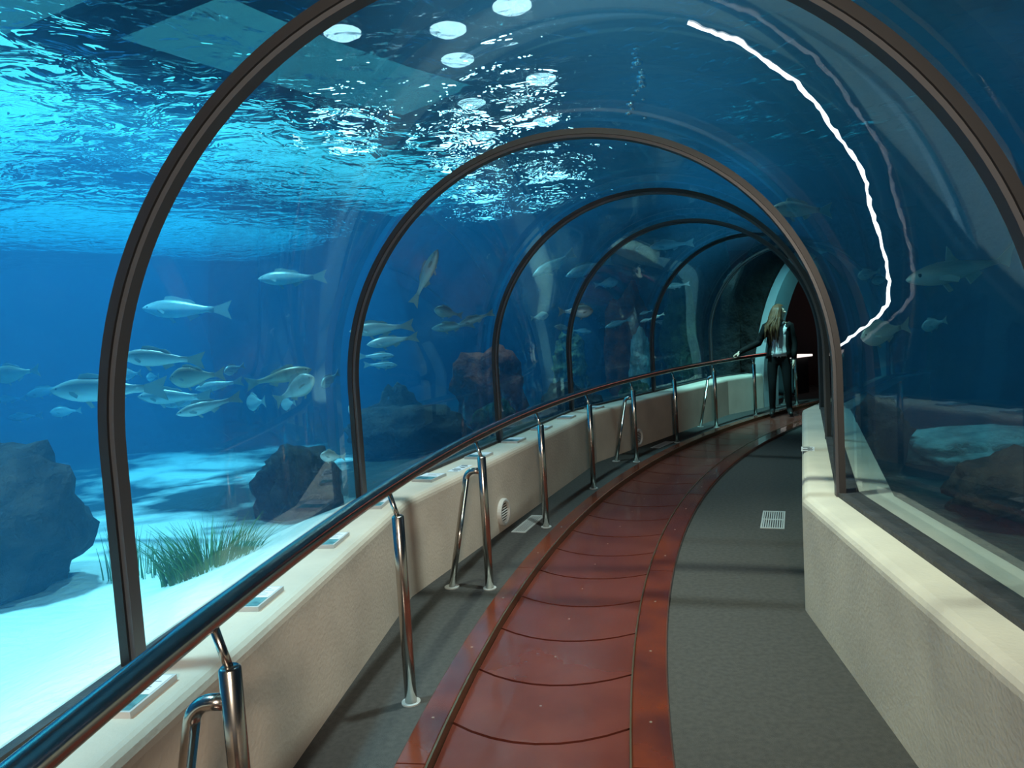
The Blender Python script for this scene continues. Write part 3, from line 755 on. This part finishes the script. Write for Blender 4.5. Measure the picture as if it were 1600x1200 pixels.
def fish(lab, sp, nose, tail, L, fore=1., away=1, bend=.0, mt='silver', group='school of fish', dist=None):
    npx = math.hypot(nose[0] - tail[0], nose[1] - tail[1])
    d = dist or L * fore * FPX / npx
    hd = L * math.sqrt(max(0, 1 - fore * fore)) / 2 * away
    a, b = at_d(*nose, d - hd), at_d(*tail, d + hd)
    X = (a - b); LL = X.length; X.normalize()
    up = Vector((0, 0, 1)) if abs(X.z) < .85 else Vector((-.7, -.7, 0)).normalized()
    Z = (up - X * up.dot(X)).normalized(); Y = Z.cross(X)
    c = empty(NAMES[sp], (0, 0, 0)); mw = Matrix((X, Y, Z)).transposed().to_4x4() @ Matrix.Scale(LL, 4); mw.translation = (a + b) / 2
    c.matrix_world = mw
    for k, me in fish_data(sp, bend, mt).items():
        o = bpy.data.objects.new(k.split('.')[0], me); COL.objects.link(o); o.parent = c
    rr = (Vector((mw.translation.x, mw.translation.y)) - Vector((OX, OY))).length
    GL.append((lab[:30], round(LL, 2), round(d, 1), round(rr, 1), round(mw.translation.z, 2)))
    return tag(c, lab, 'fish', group)
A = 'school of fish on the left'
fish('large long sea bass crossing behind the thick arch rib', 'bass', (78, 611), (262, 606), .85, 1, group=A)
fish('bright slim sea bass swimming alone above the school', 'bass', (188, 557), (320, 563), .62, 1, group=A)
fish('brownish bream with forked tail inside the school', 'bream', (265, 592), (352, 584), .42, 1, mt='brown', group=A)
fish('big brown-backed fish facing the next arch rib', 'bass', (487, 577), (380, 602), .58, 1, mt='brown', bend=.25, group=A)
fish('pale fish swimming upwards below the brown-backed one', 'bream', (491, 590), (430, 628), .40, .9, 1, group=A)
fish('grey sea bass with raised tail at the foot of the school', 'bass', (275, 648), (378, 620), .55, .95, bend=-.2, group=A)
SL = 'small teal fish in the crowd of the school'
fish(SL, 'bass', (215, 620), (332, 619), .62, 1, group=A)
fish(SL, 'bass', (252, 632), (330, 623), .50, 1, group=A)
fish(SL, 'bass', (305, 608), (380, 595), .48, 1, group=A)
fish(SL, 'bream', (350, 582), (382, 571), .30, .7, group=A)
fish(SL, 'bream', (386, 630), (415, 627), .40, .5, -1, group=A)
fish(SL, 'bream', (440, 633), (462, 628), .32, .5, -1, group=A)
fish(SL, 'bream', (187, 586), (221, 583), .36, .6, group=A)
fish(SL, 'bream', (229, 590), (249, 588), .30, .5, group=A)
B = 'loose fish left of the thick arch rib'
fish('bream with an amber fin at the edge of the tank view', 'bream', (-12, 588), (62, 578), .42, 1, mt='brown', group=B)
fish('slim fish with upturned tail beside the big sea bass', 'bass', (40, 618), (108, 602), .50, 1, group=B)
fish('deep-bodied bream below the big sea bass', 'bream', (78, 645), (128, 641), .38, .9, group=B)
LO = 'plain teal fish low in the blue water before the thick rib'
fish(LO, 'bass', (-10, 626), (42, 622), .42, 1, group=B)
fish(LO, 'bass', (12, 653), (67, 649), .42, 1, group=B)
fish('dim long fish high in the blue water by the next rib', 'bass', (403, 436), (511, 432), .75, 1, group=B)
fish('dim long fish with glinting head above the school', 'bass', (222, 482), (362, 484), .95, 1, group=B)
fish('round bream hovering above the dark rock', 'bream', (500, 712), (540, 714), .25, .75, group=B)
fish('bream diving past the foot of the rib where the wall bends', 'bream', (545, 634), (571, 664), .30, .9, group=B)
fish('small bream touching the rib where the wall bends', 'bream', (502, 603), (530, 582), .32, .7, group=B)
C2 = 'fish between the second and third arch ribs'
fish('bright silver sea bass at the rib, largest of its row', 'bass', (546, 518), (647, 508), .60, 1, group=C2)
fish('silver sea bass just under the largest one of the row', 'bass', (573, 539), (654, 526), .52, 1, group=C2)
TW = 'small teal fish of a pair facing the third arch rib'
fish(TW, 'bass', (616, 556), (560, 557), .40, 1, group=C2)
fish(TW, 'bass', (621, 571), (568, 570), .40, 1, group=C2)
fish('pale bream with white belly near the third arch rib', 'bream', (678, 484), (723, 493), .34, .95, group=C2)
fish('silver fish rising behind the third arch rib', 'bass', (674, 514), (742, 506), .50, 1, group=C2, bend=.3)
fish('fish with pale tail crossing the third arch rib', 'bass', (716, 508), (772, 488), .42, 1, group=C2)
fish('pale fish pointing straight up to the surface', 'bass', (684, 390), (645, 477), .55, .95, group=C2)
D2 = 'fish beyond the third arch rib'
fish('teal bream in front of the red rock', 'bream', (857, 492), (829, 497), .30, .85, group=D2)
fish('bright turquoise bream above the coral pinnacle', 'bream', (927, 486), (872, 487), .46, 1, group=D2)
fish('pale fish half behind the fourth arch rib', 'bass', (866, 510), (897, 514), .36, .8, group=D2)
fish('slim grey fish just above the pinnacle top', 'bass', (925, 519), (888, 516), .42, 1, group=D2)
PA = 'silver fish of a pair beside the fifth arch rib'
fish(PA, 'bass', (945, 512), (987, 498), .48, 1, group=D2)
fish(PA, 'bass', (946, 524), (985, 515), .46, 1, group=D2)
TR = 'small grey fish gathered above the pale cyan boulder'
for a_, b_ in (((999, 491), (1020, 485)), ((1016, 499), (1038, 490)), ((1042, 506), (1015, 500)), ((1000, 503), (1022, 497))): fish(TR, 'bass', a_, b_, .23 if a_[0] < b_[0] else .31, 1, group=D2)
fish('slim fish climbing towards the surface with forked tail', 'bass', (832, 432), (898, 394), .80, .95, group=D2)
fish('fish with pale belly near the surface by the fourth rib', 'bass', (884, 432), (957, 406), .85, .95, group=D2)
fish('green bream under the bright surface', 'bream', (966, 440), (928, 446), .42, 1, group=D2)
fish('long green fish just under the surface by the fifth rib', 'bass', (1015, 386), (1085, 379), .72, 1, group=D2)
fish('dim fish beside the tall rust-red rock', 'bass', (1040, 449), (1078, 443), .40, 1, group=D2)
E2 = 'fish in the dark tank on the right'
fish('silver fish crossing behind the right side of the arch rib', 'bass', (1205, 326), (1300, 329), .56, .9, group=E2)
fish('long slender shark gliding down in the dark tank', 'shark', (1417, 438), (1592, 402), .85, .9, group=E2)
DM = 'dim teal fish deep in the dark tank'
for a_, b_ in (((1340, 432), (1376, 424)), ((1362, 440), (1392, 434)), ((1345, 528), (1422, 508)), ((1440, 512), (1480, 500))): fish(DM, 'bream', a_, b_, .10 + .0033 * math.hypot(a_[0] - b_[0], a_[1] - b_[1]), .95, group=E2)

# ------------------------------------------------------------------ person at the rail
def person():
    base = P(15.90, 44.0, 0.0); base.z = -.022
    rz = -math.atan2(base.x, base.y)
    root = empty('person', base, rz)
    inv = Matrix.Translation(base) @ Matrix.Rotation(rz, 4, 'Z'); inv.invert()
    hand = inv @ P(16.295, 42.0, .955)
    M['skin'] = mat('skin', (.62, .42, .32), .5); M['jacket'] = mat('black_jacket', (.004, .0045, .005), .8, spec=.2); M['jeans'] = mat('dark_trousers', (.004, .005, .006), .8, spec=.2)
    M['top'] = mat('white_top', (.78, .80, .80), .8); M['hair'] = mat('brown_hair', (.06, .026, .010), .5, c2=(.13, .06, .025), scale=14); M['shoe'] = mat('black_shoe', (.008, .008, .008), .5); M['scarf'] = mat('grey_scarf', (.10, .10, .10), .9)
    J = {'pel': ((0, 0, .93), (.155, .105)), 'sp1': ((.005, .0, 1.08), (.125, .09)), 'sp2': ((.005, 0, 1.24), (.145, .10)), 'ch': ((0, 0, 1.37), (.13, .085)), 'nk': ((.01, .0, 1.455), (.052, .052)),
         'hd0': ((.025, -.005, 1.53), (.070, .075)), 'hd1': ((.03, -.005, 1.61), (.082, .092)), 'hd2': ((.03, 0, 1.675), (.06, .065)),
         'hl': ((-.095, 0, .86), (.088, .09)), 'kl': ((-.105, -.03, .49), (.060, .062)), 'al': ((-.115, .03, .10), (.043, .045)), 'tl': ((-.13, -.13, .04), (.040, .032)),
         'hr': ((.095, 0, .86), (.088, .09)), 'kr': ((.11, -.02, .49), (.060, .062)), 'ar': ((.13, .04, .10), (.043, .045)), 'tr': ((.155, -.12, .04), (.040, .032)),
         'shl': ((-.165, 0, 1.385), (.060, .060)), 'el': ((-.285, .06, 1.14), (.043, .043)), 'wl': ((hand.x + .035, hand.y + .0, hand.z + .055), (.028, .028)), 'pl': ((hand.x + .005, hand.y, hand.z + .022), (.032, .022)),
         'shr': ((.165, 0, 1.385), (.060, .060)), 'er': ((.225, .05, 1.11), (.043, .043)), 'wr': ((.215, -.03, .88), (.028, .028)), 'pr': ((.21, -.045, .82), (.022, .034))}
    E_ = [('pel', 'sp1'), ('sp1', 'sp2'), ('sp2', 'ch'), ('ch', 'nk'), ('nk', 'hd0'), ('hd0', 'hd1'), ('hd1', 'hd2'), ('pel', 'hl'), ('hl', 'kl'), ('kl', 'al'), ('al', 'tl'), ('pel', 'hr'), ('hr', 'kr'), ('kr', 'ar'), ('ar', 'tr'),
          ('ch', 'shl'), ('shl', 'el'), ('el', 'wl'), ('wl', 'pl'), ('ch', 'shr'), ('shr', 'er'), ('er', 'wr'), ('wr', 'pr')]
    # fingers: five chains per hand
    hx = Vector(J['pl'][0])
    for i in range(4):
        o = Vector((0, (i - 1.5) * .017, 0)); L = (.9, 1, .95, .78)[i]
        J[f'fl{i}a'] = (hx + o + Vector((-.035 * L, 0, -.004)), (.0095, .0095)); J[f'fl{i}b'] = (hx + o + Vector((-.058 * L, 0, -.026)), (.0085, .0085)); J[f'fl{i}c'] = (hx + o + Vector((-.050 * L, 0, -.048)), (.0075, .0075))
        E_ += [('pl', f'fl{i}a'), (f'fl{i}a', f'fl{i}b'), (f'fl{i}b', f'fl{i}c')]
    J['tl0'] = (hx + Vector((.012, -.035, -.01)), (.0105, .0105)); J['tl1'] = (hx + Vector((-.004, -.046, -.034)), (.009, .009)); E_ += [('wl', 'tl0'), ('tl0', 'tl1')]
    hx = Vector(J['pr'][0])
    for i in range(4):
        o = Vector((0, (i - 1.5) * .017, 0)); L = (.9, 1, .95, .78)[i]
        J[f'fr{i}a'] = (hx + o + Vector((.004, 0, -.040 * L)), (.0095, .0095)); J[f'fr{i}b'] = (hx + o + Vector((-.004, 0, -.068 * L)), (.0085, .0085)); J[f'fr{i}c'] = (hx + o + Vector((-.016, 0, -.090 * L)), (.0075, .0075))
        E_ += [('pr', f'fr{i}a'), (f'fr{i}a', f'fr{i}b'), (f'fr{i}b', f'fr{i}c')]
    J['tr0'] = (hx + Vector((-.01, -.038, -.012)), (.0105, .0105)); J['tr1'] = (hx + Vector((-.018, -.046, -.044)), (.009, .009)); E_ += [('wr', 'tr0'), ('tr0', 'tr1')]
    ks = list(J); me = bpy.data.meshes.new('body'); me.from_pydata([tuple(J[k][0]) for k in ks], [(ks.index(a), ks.index(b)) for a, b in E_], [])
    o = bpy.data.objects.new('body', me); COL.objects.link(o)
    md = o.modifiers.new('skin', 'SKIN'); md.use_smooth_shade = True
    for i, k in enumerate(ks):
        sv = me.skin_vertices[0].data[i]; sv.radius = J[k][1]; sv.use_root = (k == 'pel')
    ss = o.modifiers.new('sub', 'SUBSURF'); ss.levels = 2; ss.render_levels = 2
    bpy.context.view_layer.update()
    dg = bpy.context.evaluated_depsgraph_get(); nm = bpy.data.meshes.new_from_object(o.evaluated_get(dg)); bpy.data.objects.remove(o)
    nm.name = 'body'; nm.materials.clear()
    for k in ('skin', 'jacket', 'jeans', 'top', 'shoe'): nm.materials.append(M[k])
    wl, wr = Vector(J['wl'][0]), Vector(J['wr'][0])
    for p in nm.polygons:
        c = p.center; p.use_smooth = True
        if c.z < .10 or (c.z < .13 and c.y < -.02): i = 4
        elif (c.x < wl.x - .005 and c.z < 1.05 and c.z > .85 and c.x < -.25): i = 0
        elif c.x > .17 and c.z < wr.z - .01 and c.z > .68: i = 0
        elif c.z > 1.43: i = 0
        elif abs(c.x) > .19 and c.z > .8: i = 1
        elif c.z < .93: i = 2
        elif c.y < -.02 and -.10 < c.x < .12: i = 3
        else: i = 1
        p.material_index = i
    b = bpy.data.objects.new('body', nm); COL.objects.link(b); b.parent = root
    # nose, turned to the side she looks at (towards +x)
    V, F = tube([(.095, -.035, 1.605), (.118, -.045, 1.585), (.110, -.042, 1.572)], [.008, .013, .008], 8); mk('nose', V, F, 'skin', b, True)
    V, F = tube([(.098, -.045, 1.548), (.108, -.030, 1.549)], [.007, .007], 6); mk('mouth', V, F, M['scarf'], b, True)
    for y_ in (-.062, -.015):
        V, F = tube([(.088, y_, 1.612), (.100, y_ - .006, 1.611)], [.009, .004], 8); mk('eye', V, F, 'eye', b, True)
    V, F = tube([(.01, -.092, 1.60), (.012, -.102, 1.585), (.014, -.095, 1.57)], [.014, .018, .010], 8); mk('ear', V, F, 'skin', b, True)
    # open jacket: C-shaped shell left open at the front
    secs = []
    for z, rx, ry in ((.90, .190, .135), (.98, .178, .128), (1.08, .160, .118), (1.20, .170, .122), (1.30, .178, .120), (1.38, .165, .108), (1.43, .095, .085)):
        ring = []
        for k in range(25):
            a = R_(-90 + 40 + (360 - 80) * k / 24); ring.append(Vector((rx * math.cos(a) + .005, ry * math.sin(a), z)))
        inner = [v * 1 - Vector(((v.x) * .06, v.y * .06, 0)) for v in ring][::-1]
        secs.append(ring + inner)
    V, F = sweep(secs); mk('jacket', V, F, 'jacket', root, True)
    for s, a, e_, w in ((-1, 'shl', 'el', 'wl'), (1, 'shr', 'er', 'wr')):
        q = [Vector(J[k][0]) for k in (a, e_, w)]; pth = [q[0] + Vector((-s * .03, 0, .01)), q[0], q[0].lerp(q[1], .5), q[1], q[1].lerp(q[2], .5), q[1].lerp(q[2], .95)]
        V, F = tube(pth, [.062, .066, .056, .052, .045, .040], 12); mk('sleeve', V, F, 'jacket', root, True)
    # white top
    secs = [[Vector((rx * math.cos(2 * math.pi * k / 24) + .005, ry * math.sin(2 * math.pi * k / 24), z)) for k in range(24)] for z, rx, ry in ((.93, .150, .122), (1.0, .142, .118), (1.1, .130, .112), (1.2, .140, .122), (1.28, .142, .122), (1.34, .125, .10))]
    V, F = sweep(secs); mk('white_top', V, F, 'top', root, True)
    V, F = tube([(.08 * math.cos(R_(a)) + .01, .085 * math.sin(R_(a)) - .01, 1.43 - .02 * math.sin(R_(-a))) for a in range(0, 361, 30)], .032, 8); mk('scarf', V, F, 'scarf', root, True)
    # long hair: a cap over the skull and locks falling over her right shoulder
    parts = []
    bm = bmesh.new(); bmesh.ops.create_uvsphere(bm, u_segments=20, v_segments=14, radius=1)
    bmesh.ops.delete(bm, geom=[v for v in bm.verts if v.co.z < -.25 and v.co.x > -.2 or (v.co.x > .62 and v.co.z < .45)], context='VERTS')
    for v in bm.verts: v.co = Vector((v.co.x * .098 + .015, v.co.y * .108 - .002, v.co.z * .105 + 1.615))
    bm.verts.index_update(); parts.append(([v.co.copy() for v in bm.verts], [tuple(v.index for v in f.verts) for f in bm.faces])); bm.free()
    for i in range(46):
        u = i / 45; a = R_(100 + 190 * u); x0 = .015 + .09 * math.cos(a); y0 = .10 * math.sin(a)
        L = random.uniform(.34, .56); ex = x0 - random.uniform(.02, .12); ey = y0 * 1.1 - random.uniform(.02, .06)
        pth = [(x0 * .7 + .01, y0 * .7, 1.69), (x0, y0, 1.62), (x0 - .02 + random.uniform(-.02, .02), y0 * 1.15, 1.52), (ex + random.uniform(-.02, .02), ey - .02, 1.62 - L * .6), (ex + random.uniform(-.02, .02), ey - .035, 1.62 - L)]
        parts.append(tube(pth, [.016, .024, .026, .020, .004], 6))
    V, F = join(parts); mk('hair', V, F, 'hair', root, True)
    tag(root, 'person in dark jacket and white top leaning on the handrail', 'person')
person()
